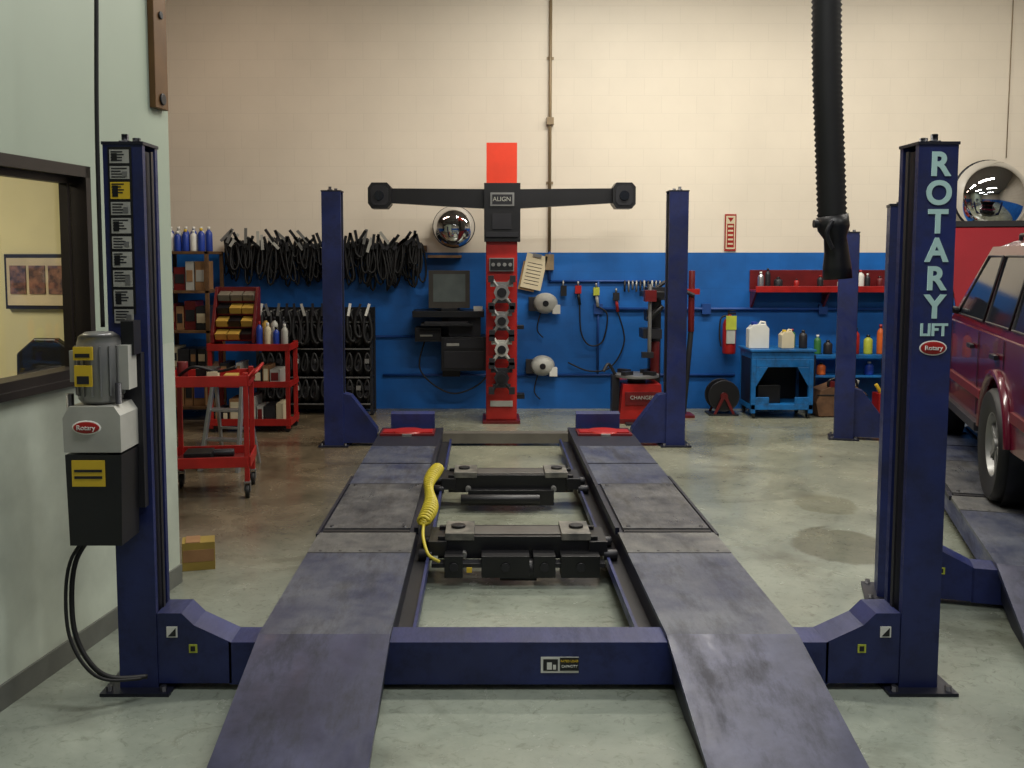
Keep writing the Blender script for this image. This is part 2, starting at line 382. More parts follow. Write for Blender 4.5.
        k.prism([(-.05,.19),(-.10,.17),(-.85,.02),(-.80,.0),(-.35,.0),(-.09,.05)],'x',a+.02,a+.035,bluedk)
        k.prism([(-.05,.19),(-.10,.17),(-.85,.02),(-.80,.0),(-.35,.0),(-.09,.05)],'x',b-.035,b-.02,bluedk)
        k.cyl((a,-.05,.212),(b,-.05,.212),.013,dgrey,seg=10)
    if lettering:
        yf=-.092; zs=2.135; hx=hw+.006
        for ch in 'ROTARY':
            k.text(ch,.128,face(hx,yf,zs),teal,.002,xs=.98,off=.004); zs-=.112
        k.text('LIFT',.068,face(hx,yf,zs+.022),teal,.002,xs=.9,off=.002)
        zz=zs-.048
        k.sph((0,0,0),.055,white,M=face(hx,yf,zz)@Matrix.Diagonal((1,.55,.06,1)))
        k.sph((0,0,0),.050,red,M=face(hx,yf-.002,zz)@Matrix.Diagonal((1,.52,.08,1)))
        k.text('Rotary',.026,face(hx,yf-.0075,zz),white)
        xl=-hw-.012
        k.box(xl-.045,xl+.047,yf-.002,yf+.003,1.55,hf-.01,black)
        z=hf-.02; rnd=random.Random(3)
        for i in range(10):
            hh=.048+.018*rnd.random(); m=yellow if i in (2,) else lgrey
            k.box(xl-.038,xl+.038,yf-.004,yf-.002,z-hh,z,m)
            for q in range(4): k.box(xl-.032,xl+.030-.03*rnd.random(),yf-.005,yf-.004,z-.011-q*.011,z-.006-q*.011,dgrey)
            if i%2==0: k.box(xl-.03,xl-.008,yf-.0055,yf-.004,z-hh+.008,z-.014,black)
            else: k.box(xl+.01,xl+.03,yf-.0055,yf-.004,z-hh+.008,z-.02,grey)
            z-=hh+.012
    return k.done(.0025,loc,rot,1)
LX,LY=.175,4.06
lift('four_post_alignment_lift',(LX,LY,0),0,5.29,2.215,2.37,True)
L2=(3.67,4.68,0)
lift('four_post_alignment_lift',L2,D(-16.7),4.76,2.03,2.0,False)

k=B('hydraulic_power_unit'); x=-1.487; y=3.86
k.box(-1.50,-1.36,3.92,3.962,.78,1.40,dgrey)
k.lathe([(0,1.49),(.05,1.49),(.075,1.475),(.082,1.45),(.082,1.235),(.07,1.22),(0,1.22)],Matrix.Translation((x,y-.03,0)),grey)
for i in range(16):
    a=i*2*math.pi/16
    k.box(.08,.090,-.003,.003,1.25,1.44,grey,Matrix.Translation((x,y-.03,0))@Matrix.Rotation(a,4,'Z'))
k.box(x+.05,x+.120,y-.06,y+.03,1.27,1.44,lgrey)
k.box(x-.062,x+.01,y-.128,y-.118,1.39,1.44,yellow); k.box(x-.055,x+.0,y-.130,y-.128,1.40,1.415,dgrey)
k.box(x-.06,x+.005,y-.128,y-.118,1.29,1.37,yellow); k.box(x-.05,x-.005,y-.130,y-.128,1.30,1.33,dgrey); k.box(x-.105,x-.07,y-.06,y,1.3,1.42,lgrey)
k.prism([(x-.108,1.04),(x-.110,1.17),(x-.085,1.215),(x+.085,1.215),(x+.108,1.18),(x+.108,1.04)],'y',y-.13,y+.06,lgrey)
k.sph((0,0,0),.055,white,M=face(x-.02,y-.130,1.135)@Matrix.Diagonal((1,.5,.1,1)))
k.sph((0,0,0),.050,red,M=face(x-.02,y-.132,1.135)@Matrix.Diagonal((1,.46,.1,1))); k.text('Rotary',.026,face(x-.02,y-.139,1.135),white)
k.prism([(x-.098,.68),(x-.105,1.03),(x+.108,1.03),(x+.10,.68)],'y',y-.13,y+.06,black)
k.box(x-.08,x+.045,y-.134,y-.128,.91,1.01,yellow); k.box(x-.07,x+.035,y-.136,y-.134,.965,.975,dgrey);k.box(x-.07,x+.035,y-.136,y-.134,.94,.95,dgrey)
k.box(x+.08,x+.13,y-.02,y+.06,1.40,1.53,black)
k.cyl((x+.09,y-.09,1.22),(x+.09,y-.09,1.30),.012,dgrey); k.cyl((x-.09,y-.10,1.18),(x-.09,y-.10,1.26),.014,black)
k.done(.006)
def spline(P,n=8):
    P=[Vector(p) for p in P]; out=[]
    for i in range(len(P)-1):
        a=P[max(i-1,0)];b=P[i];c=P[i+1];d=P[min(i+2,len(P)-1)]
        for t in range(n):
            t/=n; out.append(.5*((2*b)+(-a+c)*t+(2*a-5*b+4*c-d)*t*t+(-a+3*b-3*c+d)*t**3))
    out.append(P[-1]); return out
k=B('hydraulic_hose')
P0=[(-1.55,3.84,.685),(-1.60,3.82,.60),(-1.615,3.80,.48),(-1.60,3.78,.32),(-1.54,3.77,.20),(-1.47,3.80,.13),(-1.36,3.88,.10)]
k.tube(spline(P0),.010,rubber); k.tube(spline([(p[0]-.015,p[1]-.02,p[2]-.0) for p in P0]),.007,rubber); k.done()
k=B('power_cable'); k.tube(spline([(-1.48,3.98,5.5),(-1.485,3.98,4),(-1.485,3.93,3.0),(-1.505,3.93,2.35),(-1.515,3.945,1.9),(-1.515,3.945,1.50)]),.009,rubber); k.done()

def jack(yc,big):
    k=B('rolling_bridge_jack')
    k.box(-.49,.49,-.10,.10,.14,.20,bluedk)
    k.box(-.44,.44,-.12,-.09,.12,.245,black); k.box(-.44,.44,.09,.12,.12,.245,black)
    jt=mat('jack_pad_steel',(128,125,116),.4,.2,c2=(80,80,76),scale=14)
    k.box(-.40,-.24,-.13,.13,.225,.265,jt); k.box(.24,.40,-.13,.13,.225,.265,jt)
    k.box(-.24,.24,-.08,.08,.225,.25,mat('jack_top',(96,94,90),.4,.3))
    for sx in (-1,1):
        k.box(sx*.44-.05,sx*.44+.05,-.15,.15,.145,.225,black)
        k.cyl((sx*.33,0,.265),(sx*.33,0,.28),.04,black); k.cyl((sx*.3,-.16,.15),(sx*.3,.16,.15),.02,grey)
        for yy in (-.13,.13): k.cyl((sx*.47,yy,.1455),(sx*.545,yy,.1455),.03,dgrey)
        for yy in (-.1,.1): k.tube([(sx*.42,yy,.2),(sx*.1,yy,.10)],.015,dgrey)
    if big:
        for a,b_ in ((-.40,-.30),(-.20,.06),(.08,.20),(.23,.44)):
            k.box(a,b_,-.24,-.12,.05,.17,black); k.cyl(((a+b_)/2,-.24,.11),((a+b_)/2,-.25,.11),.025,dgrey)
        k.box(-.47,.47,-.22,-.14,.10,.125,dgrey)
        k.cyl((-.1,-.18,.08),(.1,-.18,.08),.06,black)
        k.box(-.28,-.25,-.245,-.24,.08,.11,yellow)
    else:
        k.box(-.3,.3,-.18,-.12,.04,.15,black); k.cyl((-.35,-.2,.09),(.2,-.2,.09),.035,black)
    k.tube(spline([(-.2,.1,.12),(-.35,.2,.08),(-.2,.3,.06),(.1,.25,.05),(.3,.15,.1)]),.01,rubber)
    return k.done(.006,(LX,yc,0))
jack(5.50,True); jack(7.05,False)
k=B('coiled_air_hose'); pts=[]
for i in range(30*10+1):
    t=i/300; a=i/10*2*math.pi
    yy=5.50+1.45*t; r_=.032+.010*math.sin(t*9)
    pts.append((-.352+.022*math.sin(t*7)+r_*math.cos(a),yy,.295+r_*.8*math.sin(a)))
k.tube(pts,.010,hosey,6)
k.tube(spline([(-.35,5.5,.28),(-.345,5.38,.24),(-.31,5.26,.18),(-.25,5.26,.14)]),.009,hosey); k.done()

# ------------------------------------------------------------ alignment tower
k=B('wheel_alignment_machine'); x=.165; y=10.6
k.box(x-.165,x+.165,y,y+.22,.02,1.98,red); k.box(x-.20,x+.20,y-.08,y+.45,0,.03,reddk)
k.box(x-.155,x+.155,y-.012,y,.04,1.97,mat('tower_panel_red',(162,32,26),.35))
k.box(x-.16,x+.16,y-.01,y+.2,2.52,2.96,redo)
k.box(x-.185,x+.195,y-.06,y+.24,1.93,2.54,black)
k.box(x-.12,x+.13,y-.075,y-.06,2.30,2.44,grey); k.box(x-.10,x+.11,y-.08,y-.075,2.32,2.42,dgrey)
k.text('ALIGN',.065,face(x,y-.083,2.37),lgrey)
k.box(x-.17,x+.17,y-.09,y-.06,1.98,2.03,dgrey); k.box(x-.1,x+.1,y-.075,y-.06,2.06,2.22,dgrey)
for sx in (-1,1):
    k.hexa([(x+sx*.17,y,2.28),(x+sx*1.22,y+.02,2.34),(x+sx*1.22,y+.14,2.34),(x+sx*.17,y+.16,2.28),
            (x+sx*.17,y,2.48),(x+sx*1.22,y+.02,2.49),(x+sx*1.22,y+.14,2.49),(x+sx*.17,y+.16,2.48)],black)
    px=x+sx*1.28; zc=2.41
    oc=[(px-.12,zc-.08),(px-.08,zc-.135),(px+.08,zc-.135),(px+.12,zc-.09),(px+.12,zc+.09),(px+.08,zc+.135),(px-.08,zc+.135),(px-.12,zc+.08)]
    k.prism(oc,'y',y-.06,y+.16,black)
    k.prism([(px+(p[0]-px)*.75,zc+(p[1]-zc)*.75) for p in oc],'y',y-.07,y-.06,dgrey)
    k.cyl((px,y-.085,zc),(px,y-.07,zc),.05,glassd)
k.box(x-.13,x+.13,y-.05,y-.01,1.62,1.76,grey); k.box(x-.12,x+.12,y-.055,y-.05,1.63,1.75,black)
for i in range(4): k.cyl((x-.09+i*.06,y-.055,1.69),(x-.09+i*.06,y-.065,1.69),.02,grey)
def clamp(zc,sc,m):
    k.cyl((x,y-.13,zc),(x,y-.01,zc),.03,dgrey)
    k.cyl((x,y-.15,zc),(x,y-.12,zc),.085*sc,m,seg=8); k.cyl((x,y-.165,zc),(x,y-.15,zc),.05*sc,black)
    k.box(x-.12*sc,x+.12*sc,y-.14,y-.10,zc+.06*sc,zc+.11*sc,m); k.box(x-.10*sc,x+.10*sc,y-.14,y-.10,zc-.11*sc,zc-.07*sc,dgrey)
    for a in (45,135,225,315):
        dx,dz=math.cos(D(a)),math.sin(D(a))
        k.cyl((x,y-.13,zc),(x+dx*.15*sc,y-.13,zc+dz*.20*sc),.02,m,seg=8)
        k.box(-.03,.03,-.05,.04,-.035,.035,dgrey,Matrix.Translation((x+dx*.16*sc,y-.13,zc+dz*.20*sc)))
clamp(1.40,1.0,grey); clamp(1.10,.9,grey); clamp(.80,.9,lgrey); clamp(.50,.95,dgrey)
k.box(x-.12,x+.12,y-.03,y-.012,.18,.24,lgrey)
k.box(x+.165,x+.25,y+.05,y+.2,.25,.30,black); k.box(x+.17,x+.24,y+.05,y+.18,1.0,1.04,black)
k.done(.006)

yw=11.598
k=B('alignment_computer_station'); y0=11.1
k.box(-.82,-.02,y0,11.58,1.10,1.17,black); k.box(-.72,-.14,y0-.1,y0+.25,1.01,1.035,black)
k.box(-.68,-.2,y0-.09,y0+.05,1.035,1.055,dgrey)
k.box(-.64,-.18,y0+.05,y0+.09,1.20,1.62,mat('crt_case',(64,60,54),.5)); k.hexa([(-.60,y0+.09,1.22),(-.22,y0+.09,1.22),(-.30,y0+.38,1.26),(-.52,y0+.38,1.26),(-.60,y0+.09,1.59),(-.22,y0+.09,1.59),(-.30,y0+.38,1.5),(-.52,y0+.38,1.5)],MC['crt_case'])
k.box(-.59,-.23,y0+.044,y0+.05,1.27,1.58,mat('crt_glass',(96,102,96),.15,emit=.06)); k.box(-.50,-.32,y0+.05,y0+.3,1.17,1.2,black)
k.box(-.50,-.0,y0+.02,11.5,.50,.88,black); k.box(-.47,-.03,y0+.012,y0+.02,.53,.72,dgrey); k.box(-.47,-.03,y0+.012,y0+.02,.75,.86,dgrey); k.box(-.44,-.3,y0+.005,y0+.012,.78,.81,lgrey)
k.box(-.80,-.50,y0+.1,11.5,.82,.98,black); k.box(-.78,-.52,y0+.09,y0+.1,.85,.95,dgrey); k.box(-.74,-.6,y0+.085,y0+.09,.88,.90,lgrey)
k.box(-.42,-.06,y0+.1,11.5,.88,1.10,dgrey); k.box(-.5,-.3,11.4,yw,.4,1.5,dgrey)
k.box(-.14,-.04,y0+.02,y0+.12,1.17,1.22,white)
k.tube(spline([(-.7,11.4,.82),(-.76,11.4,.5),(-.55,11.35,.28),(-.3,11.35,.22),(.0,11.4,.4),(.05,11.5,.8)]),.01,rubber)
k.done(.006)

def dome(name,x,z,r,y=yw):
    k=B(name)
    prof=[(r*math.sin(D(a)),r*.8*math.cos(D(a))) for a in range(0,91,6)]
    k.lathe(prof,Matrix.Translation((x,y-.18,z))@Matrix.Rotation(D(80),4,'X'),chrome,40)
    k.cyl((x,y-.18,z),(x,y-.165,z-.002),r*1.03,dgrey,seg=40); k.cyl((x,y-.17,z),(x,y,z),.03,dgrey)
    k.done()
dome('convex_safety_mirror',-.365,2.11,.235)
dome('convex_safety_mirror',5.70,2.45,.41)

k=B('exhaust_extraction_hose'); P=[];R=[]
path=spline([(1.80,5.5,5.5),(1.81,5.5,4.2),(1.83,5.5,3.0),(1.87,5.5,2.3),(1.89,5.5,1.99)],26)
n=240
tot=[0]
for i in range(1,len(path)): tot.append(tot[-1]+(path[i]-path[i-1]).length)
for j in range(n+1):
    s_=tot[-1]*j/n; i=max(q for q in range(len(tot)) if tot[q]<=s_+1e-9); i=min(i,len(path)-2)
    t=(s_-tot[i])/(tot[i+1]-tot[i]); P.append(path[i].lerp(path[i+1],t)); R.append(.080 if j%2 else .071)
k.tube(P,R,rubber,18)
k.tube([(1.89,5.5,2.0),(1.90,5.5,1.93),(1.91,5.5,1.88),(1.92,5.5,1.80),(1.925,5.5,1.72),(1.93,5.5,1.655)],[.085,.085,.060,.065,.075,.078],black,18)
k.tube(spline([(1.86,5.40,1.97),(1.83,5.40,1.90),(1.87,5.42,1.82)]),.012,dgrey); k.cyl((1.79,5.5,1.955),(1.98,5.5,1.955),.022,dgrey)
k.done()

# ------------------------------------------------------------ wall items
k=B('electrical_conduit')
cm=mat('conduit_tan',(138,120,92),.5,.2); cb=mat('conduit_blue',(20,66,134),.5)
k.cyl((.73,yw-.03,1.83),(.73,yw-.03,5.5),.018,cm); k.cyl((.73,yw-.03,1.5),(.73,yw-.03,1.83),.018,cb); k.box(.69,.77,yw-.07,yw,3.27,3.35,cm); k.box(.68,.78,yw-.08,yw,1.62,1.8,cm)
for z in (2.6,4.0): k.box(.69,.77,yw-.012,yw,z,z+.03,cm)
k.cyl((.73,yw-.02,1.49),(2.0,yw-.02,1.49),.014,cb); k.cyl((1.3,yw-.03,1.17),(4.7,yw-.03,1.17),.018,cb); k.cyl((.5,yw-.02,.40),(2.9,yw-.02,.40),.016,cb)
k.cyl((-3,yw-.03,.85),(-.8,yw-.03,.85),.015,cb); k.cyl((1.3,yw-.02,.40),(1.3,yw-.02,1.49),.014,cb)
k.cyl((-1.2,yw-.03,.40),(.5,yw-.03,.40),.015,cb)
for xx in (1.3,2.55,3.9): k.box(xx-.05,xx+.05,yw-.05,yw,1.11,1.23,cb)
k.cyl((5.95,yw-.02,2.9),(5.95,yw-.02,5.5),.005,cm)
k.done()
for (x,z) in ((.68,1.24),(.65,.52)):
    k=B('cord_reel')
    k.lathe([(0,.0),(.15,.0),(.16,.04),(.13,.10),(.06,.13),(.0,.13)],Matrix.Translation((x,yw-.08,z))@Matrix.Rotation(D(90),4,'X')@Matrix.Diagonal((.9,.75,1,1)),lgrey)
    k.box(x-.19,x+.0,yw-.14,yw-.04,z-.09,z+.07,dgrey); k.box(x-.1,x+.1,yw-.09,yw,z-.02,z+.06,dgrey); k.cyl((x,yw-.21,z),(x,yw-.22,z),.035,black); k.box(x+.08,x+.17,yw-.18,yw-.06,z-.12,z-.02,white)
    k.tube(spline([(x-.05,yw-.1,z-.1),(x-.09,yw-.1,z-.3),(x-.02,yw-.08,z-.4)]),.008,rubber); k.done(.006)
k=B('clipboard'); Mx=Matrix.Translation((.55,yw-.07,1.6))@Matrix.Rotation(D(12),4,'Y')
k.box(-.12,.12,-.01,.01,-.2,.2,cream,Mx); k.box(-.05,.05,-.02,-.01,.17,.21,grey,Mx); k.box(-.14,.05,.011,.02,-.23,.1,mat('tan_board',(150,120,80),.6),Mx)
for i in range(7): k.box(-.09,.08,-.0115,-.01,-.15+i*.04,-.143+i*.04,dgrey,Mx)
k.box(-.01,.01,0,.05,.19,.21,grey,Mx); k.done()
k=B('air_tools_on_hooks')
k.box(.86,.93,yw-.07,yw-.04,1.32,1.44,black); k.cyl((.89,yw-.05,1.42),(.89,yw-.045,1.50),.01,grey)
for (x,z,m,m2) in ((1.06,1.38,red,black),(1.27,1.36,tagy,lgrey),(1.5,1.30,dgrey,red)):
    k.box(x-.035,x+.035,yw-.10,yw-.04,z-.03,z+.06,m); k.cyl((x,yw-.07,z),(x+.02,yw-.07,z-.16),.018,m2); k.cyl((x,yw-.07,z+.06),(x,yw-.07,z+.11),.012,grey); k.cyl((x,yw-.06,z+.09),(x,yw,z+.09),.006,grey)
k.tube(spline([(1.08,yw-.07,1.22),(1.1,yw-.07,.9),(1.2,yw-.07,.75),(1.35,yw-.07,.8),(1.4,yw-.07,1.1),(1.29,yw-.07,1.2)]),.009,rubber)
k.tube(spline([(1.52,yw-.07,1.14),(1.6,yw-.07,.8),(1.45,yw-.07,.5),(1.2,yw-.07,.45),(.95,yw-.07,.55)]),.009,rubber)
for i in range(10): 
    xx=1.60+i*.045; k.cyl((xx,yw-.055,1.5),(xx,yw-.055,1.5-.10-.09*random.random()),.011,random.choice([grey,dgrey,red,lgrey]))
k.done()
k=B('fire_extinguisher_sign'); k.box(2.75,2.88,yw-.015,yw,1.84,2.26,red); k.box(2.762,2.868,yw-.018,yw-.015,1.86,2.24,cream)
k.box(2.775,2.855,yw-.020,yw-.018,1.88,2.15,red)
for i in range(5): k.box(2.785,2.845,yw-.021,yw-.020,1.91+i*.05,1.93+i*.05,cream)
k.prism([(2.78,2.22),(2.85,2.22),(2.815,2.17)],'y',yw-.020,yw-.018,red); k.done()
k=B('fire_extinguisher'); x=2.80;z=.66;yy=yw-.12
k.lathe([(0,z),(.07,z),(.075,z+.02),(.075,z+.34),(.055,z+.39),(.022,z+.42),(.022,z+.45),(0,z+.45)],Matrix.Translation((x,yy,0)),red)
k.box(x-.05,x+.05,yy-.082,yy-.06,z+.12,z+.3,lgrey); k.box(x-.06,x+.06,yy-.09,yy-.083,z+.28,z+.44,tagy)
k.box(x-.02,x+.07,yy-.015,yy+.015,z+.45,z+.47,black); k.box(x-.02,x+.06,yy-.01,yy+.01,z+.49,z+.50,black); k.box(x-.02,x,yy-.01,yy+.01,z+.45,z+.5,black)
k.tube(spline([(x-.02,yy,z+.44),(x-.1,yy,z+.40),(x-.11,yy,z+.2),(x-.09,yy,z+.08)]),.01,rubber); k.box(x-.03,x+.03,yy+.05,yw,z+.25,z+.30,dgrey); k.done(.002)
def bottle(k,x,y,z,r,h,m,cap=None):
    k.lathe([(0,z),(r*.96,z),(r,z+.01),(r,z+h*.68),(r*.85,z+h*.78),(r*.38,z+h*.86),(r*.38,z+h*.9)],Matrix.Translation((x,y,0)),m,16)
    k.cyl((x,y,z+h*.88),(x,y,z+h),r*.42,cap or white,seg=12)
k=B('wall_shelf'); k.box(3.05,4.70,yw-.28,yw,1.37,1.40,red); k.box(3.05,4.70,yw-.29,yw-.27,1.37,1.44,red); k.box(3.05,4.70,yw-.02,yw,1.40,1.62,reddk)
for xx in (3.07,3.9,4.68): k.prism([(yw-.25,1.37),(yw,1.37),(yw,1.15)],'x',xx-.012,xx+.012,reddk)
k.done(.003)
k=B('shop_bottles')
for (xx,r_,h_,m_,c_) in ((3.14,.035,.20,alum,white),(3.22,.03,.24,dgrey,black),(3.34,.05,.14,dgrey,black),(3.55,.03,.12,red,black),(3.82,.035,.16,dgrey,red),(4.05,.035,.11,lgrey,black),(4.28,.04,.22,white,red),(4.36,.03,.18,dgrey,white),(4.50,.04,.15,reddk,black)):
    bottle(k,xx,yw-.15,1.401,r_,h_,m_,c_)
k.done()
k=B('parts_washer'); x0,x1,y0,y1=2.90,3.58,10.85,11.35
k.box(x0,x1,y0,y1,.66,.76,bluew); k.box(x0-.02,x1+.02,y0-.02,y1+.02,.74,.765,bluew)
for (a,b_) in ((x0,y0),(x1-.05,y0),(x0,y1-.05),(x1-.05,y1-.05)): k.box(a,a+.05,b_,b_+.05,.06,.66,bluew)
k.box(x0,x1,y0,y1,.10,.16,bluew); k.box(x0+.05,x1-.05,y1-.02,y1,.16,.66,black); k.box(x0+.05,x1-.05,y0,y0+.02,.57,.66,bluew)
k.box(x0,x0+.02,y0+.05,y1-.05,.16,.66,bluedk);k.box(x1-.02,x1,y0+.05,y1-.05,.16,.66,bluedk)
k.prism([(x0+.05,.57),(x0+.05,.35),(x0+.18,.57)],'y',y0,y0+.02,bluew); k.prism([(x1-.05,.57),(x1-.05,.35),(x1-.18,.57)],'y',y0,y0+.02,bluew)
k.box(x0+.05,x0+.2,y0,y0+.02,.16,.24,bluew); k.box(x1-.2,x1-.05,y0,y0+.02,.16,.24,bluew)
k.box(x0+.1,x0+.35,y0+.1,y0+.35,.16,.36,black)
for (a,b_) in ((x0+.04,y0+.05),(x1-.04,y0+.05),(x0+.04,y1-.05),(x1-.04,y1-.05)):
    k.cyl((a-.015,b_,.035),(a+.015,b_,.035),.035,black); k.box(a-.02,a+.02,b_-.02,b_+.02,.05,.10,dgrey)
k.done(.005)
def jug(k,x,y,z,w,h,m,cm_):
    k.prism([(x-w/2,z),(x-w/2,z+h*.72),(x-w*.25,z+h*.9),(x-w*.1,z+h*.9),(x+w*.1,z+h*.9),(x+w*.3,z+h*.92),(x+w/2,z+h*.75),(x+w/2,z)],'y',y-.07,y+.07,m)
    k.cyl((x-w*.18,y,z+h*.88),(x-w*.18,y,z+h),w*.16,cm_,seg=12); k.tube([(x+w*.05,y,z+h*.88),(x+w*.15,y,z+h*1.0),(x+w*.35,y,z+h*.98),(x+w*.4,y,z+h*.8)],.012,m)
k=B('plastic_jug'); jug(k,3.01,11.05,.766,.22,.29,white,bluem); k.done(.015)
k=B('plastic_jug'); jug(k,3.33,11.05,.766,.14,.20,cream,yellow); k.done(.012)
k=B('spray_bottle'); bottle(k,3.50,11.0,.766,.045,.20,dgrey,black); bottle(k,3.43,11.18,.766,.04,.2,green,red); k.done()
sackm=mat('tan_leather',(104,74,50),.75,0,.3,9,.3)
k=B('duffel_tool_bag')
k.prism([(3.68,.01),(3.65,.16),(3.70,.30),(3.86,.36),(4.08,.35),(4.20,.27),(4.23,.12),(4.20,.01)],'y',10.95,11.25,sackm)
k.box(3.86,4.06,10.94,10.955,.05,.18,mat('bag_pocket',(70,48,34),.8)); k.tube(spline([(3.78,10.98,.34),(3.82,10.98,.42),(4.06,10.98,.43),(4.11,10.98,.33)]),.014,black)
k.box(3.66,4.22,10.945,10.96,.24,.255,black); k.box(3.80,3.86,10.95,11.05,.33,.40,reddk); k.prism([(3.96,.34),(4.14,.33),(4.16,.40),(4.01,.42)],'y',11.05,11.2,lgrey); k.done(.03)
k=B('red_gas_can'); k.box(4.34,4.57,10.95,11.15,0,.26,red); k.cyl((4.40,11.05,.26),(4.34,11.05,.36),.02,yellow); k.tube([(4.44,11.05,.26),(4.45,11.05,.31),(4.54,11.05,.31),(4.55,11.05,.26)],.012,red); k.done(.02)
# small service stand with cans, behind the second lift
k=B('service_stand'); x0,x1,y0,y1=3.72,4.62,11.30,11.56
for xx in (x0,x1-.03):
    for yy in (y0,y1-.03): k.box(xx,xx+.03,yy,yy+.03,0,.66,bluedk)
k.box(x0,x1,y0,y1,.62,.66,bluew); k.box(x0,x1,y0,y1,.40,.42,bluew); k.done(.003)
k=B('service_cans')
for (xx,z,r_,h_,m_,c_) in ((3.80,.661,.04,.22,green,white),(3.92,.661,.05,.16,dgrey,black),(4.10,.661,.045,.28,orange,black),(4.24,.661,.04,.3,red,black),(4.38,.661,.05,.22,tagy,black),(4.52,.661,.04,.34,orange,red),(3.85,.421,.05,.14,orange,black),(4.40,.421,.05,.15,bluem,white)):
    bottle(k,xx,y0+.12,z,r_,h_,m_,c_)
k.done()
def tyre(k,M,r,w,rim,m2,spokes=5):
    k.lathe([(rim,-w/2*.8),(r*.93,-w/2),(r*.985,-w/2*.8),(r,-w/4),(r,w/4),(r*.985,w/2*.8),(r*.93,w/2),(rim,w/2*.8),(rim*.96,w/2*.5),(rim*.9,-w/2*.5),(rim,-w/2*.8)],M,rubber,36)
    k.lathe([(0,w*.18),(rim*.25,w*.2),(rim*.3,w*.1),(rim*.85,w*.05),(rim*.97,w*.4),(rim,w*.4)],M,m2,36)
    for i in range(spokes):
        k.box(rim*.2,rim*.92,-rim*.1,rim*.1,w*.05,w*.3,m2,M@Matrix.Rotation(2*math.pi*i/spokes,4,'Z'))
    k.cyl(M@Vector((0,0,w*.2)),M@Vector((0,0,w*.36)),rim*.2,m2)
k=B('air_hose_reel')
for yy in (11.08,11.26):
    k.cyl((2.66,yy,.22),(2.66,yy+.012,.22),.17,black,seg=32)
    k.tube([(2.66+.17*math.cos(a*math.pi/16),yy+.006,.22+.17*math.sin(a*math.pi/16)) for a in range(32)],.008,dgrey,6,True)
for i in range(6): k.tube([(2.66+.12*math.cos(a*math.pi/12),11.11+.025*i,.22+.12*math.sin(a*math.pi/12)) for a in range(24)],.014,rubber,6,True)
k.cyl((2.66,11.06,.22),(2.66,11.3,.22),.04,reddk); k.box(2.50,2.82,11.05,11.32,0,.02,dgrey)
for yy in (11.05,11.30): k.prism([(2.54,.02),(2.64,.24),(2.68,.24),(2.78,.02),(2.75,.02),(2.66,.2),(2.57,.02)],'y',yy,yy+.01,reddk)
k.done()
k=B('tire_changer'); x=1.68;y=10.75
k.prism([(x-.26,.0),(x-.22,.42),(x+.18,.42),(x+.22,0)],'y',y-.2,y+.35,red); k.box(x-.28,x+.26,y-.22,y+.36,0,.05,reddk)
k.box(x-.20,x+.16,y-.215,y-.19,.2,.34,reddk); k.text('CHANGER',.055,face(x-.02,y-.222,.28),lgrey); k.cyl((x-.05,y,.42),(x-.05,y,.48),.10,dgrey)
k.cyl((x-.05,y,.48),(x-.05,y,.51),.24,grey,seg=32)
for a in range(4):
    an=D(45+90*a); k.box(.1,.24,-.03,.03,.51,.55,dgrey,Matrix.Translation((x-.05,y,0))@Matrix.Rotation(an,4,'Z'))
k.box(x+.12,x+.24,y+.2,y+.34,.3,1.38,black); k.box(x+.08,x+.28,y+.16,y+.36,1.30,1.44,dgrey); k.box(x+.02,x+.22,y-.18,y+.3,1.34,1.40,black)
k.cyl((x+.06,y-.14,.75),(x+.06,y-.14,1.48),.02,grey); k.box(x+.0,x+.12,y-.2,y-.08,1.3,1.42,reddk); k.box(x-.02,x+.1,y-.18,y-.1,.70,.76,dgrey)
k.box(x+.0,x+.2,y-.1,y+.2,.9,1.0,dgrey); k.cyl((x+.04,y-.12,1.1),(x+.2,y-.12,1.25),.03,black); k.box(x+.05,x+.2,y+.0,y+.2,1.08,1.2,black)
k.cyl((x+.16,y+.1,.5),(x+.16,y+.1,.85),.05,reddk); k.tube(spline([(x+.18,y+.2,1.42),(x+.3,y+.2,1.5),(x+.45,y+.2,1.42),(x+.6,y+.2,1.35)]),.022,dgrey)
k.cyl((x+.58,y+.25,.95),(x+.58,y+.25,1.62),.035,reddk); k.box(x+.50,x+.66,y+.2,y+.3,1.36,1.42,red); k.cyl((x+.58,y+.25,0.95),(x+.52,y+.3,0.0),.03,dgrey); k.box(x+.42,x+.62,y+.15,y+.42,0,.03,reddk)
k.box(x-.32,x-.24,y-.05,y+.1,.08,.5,dgrey); k.tube(spline([(x-.28,y,.5),(x-.36,y-.05,.62),(x-.42,y-.1,.55)]),.018,dgrey)
for i in range(3): k.box(x-.2+i*.12,x-.12+i*.12,y-.34,y-.22,.0,.02,dgrey)
k.done(.006)

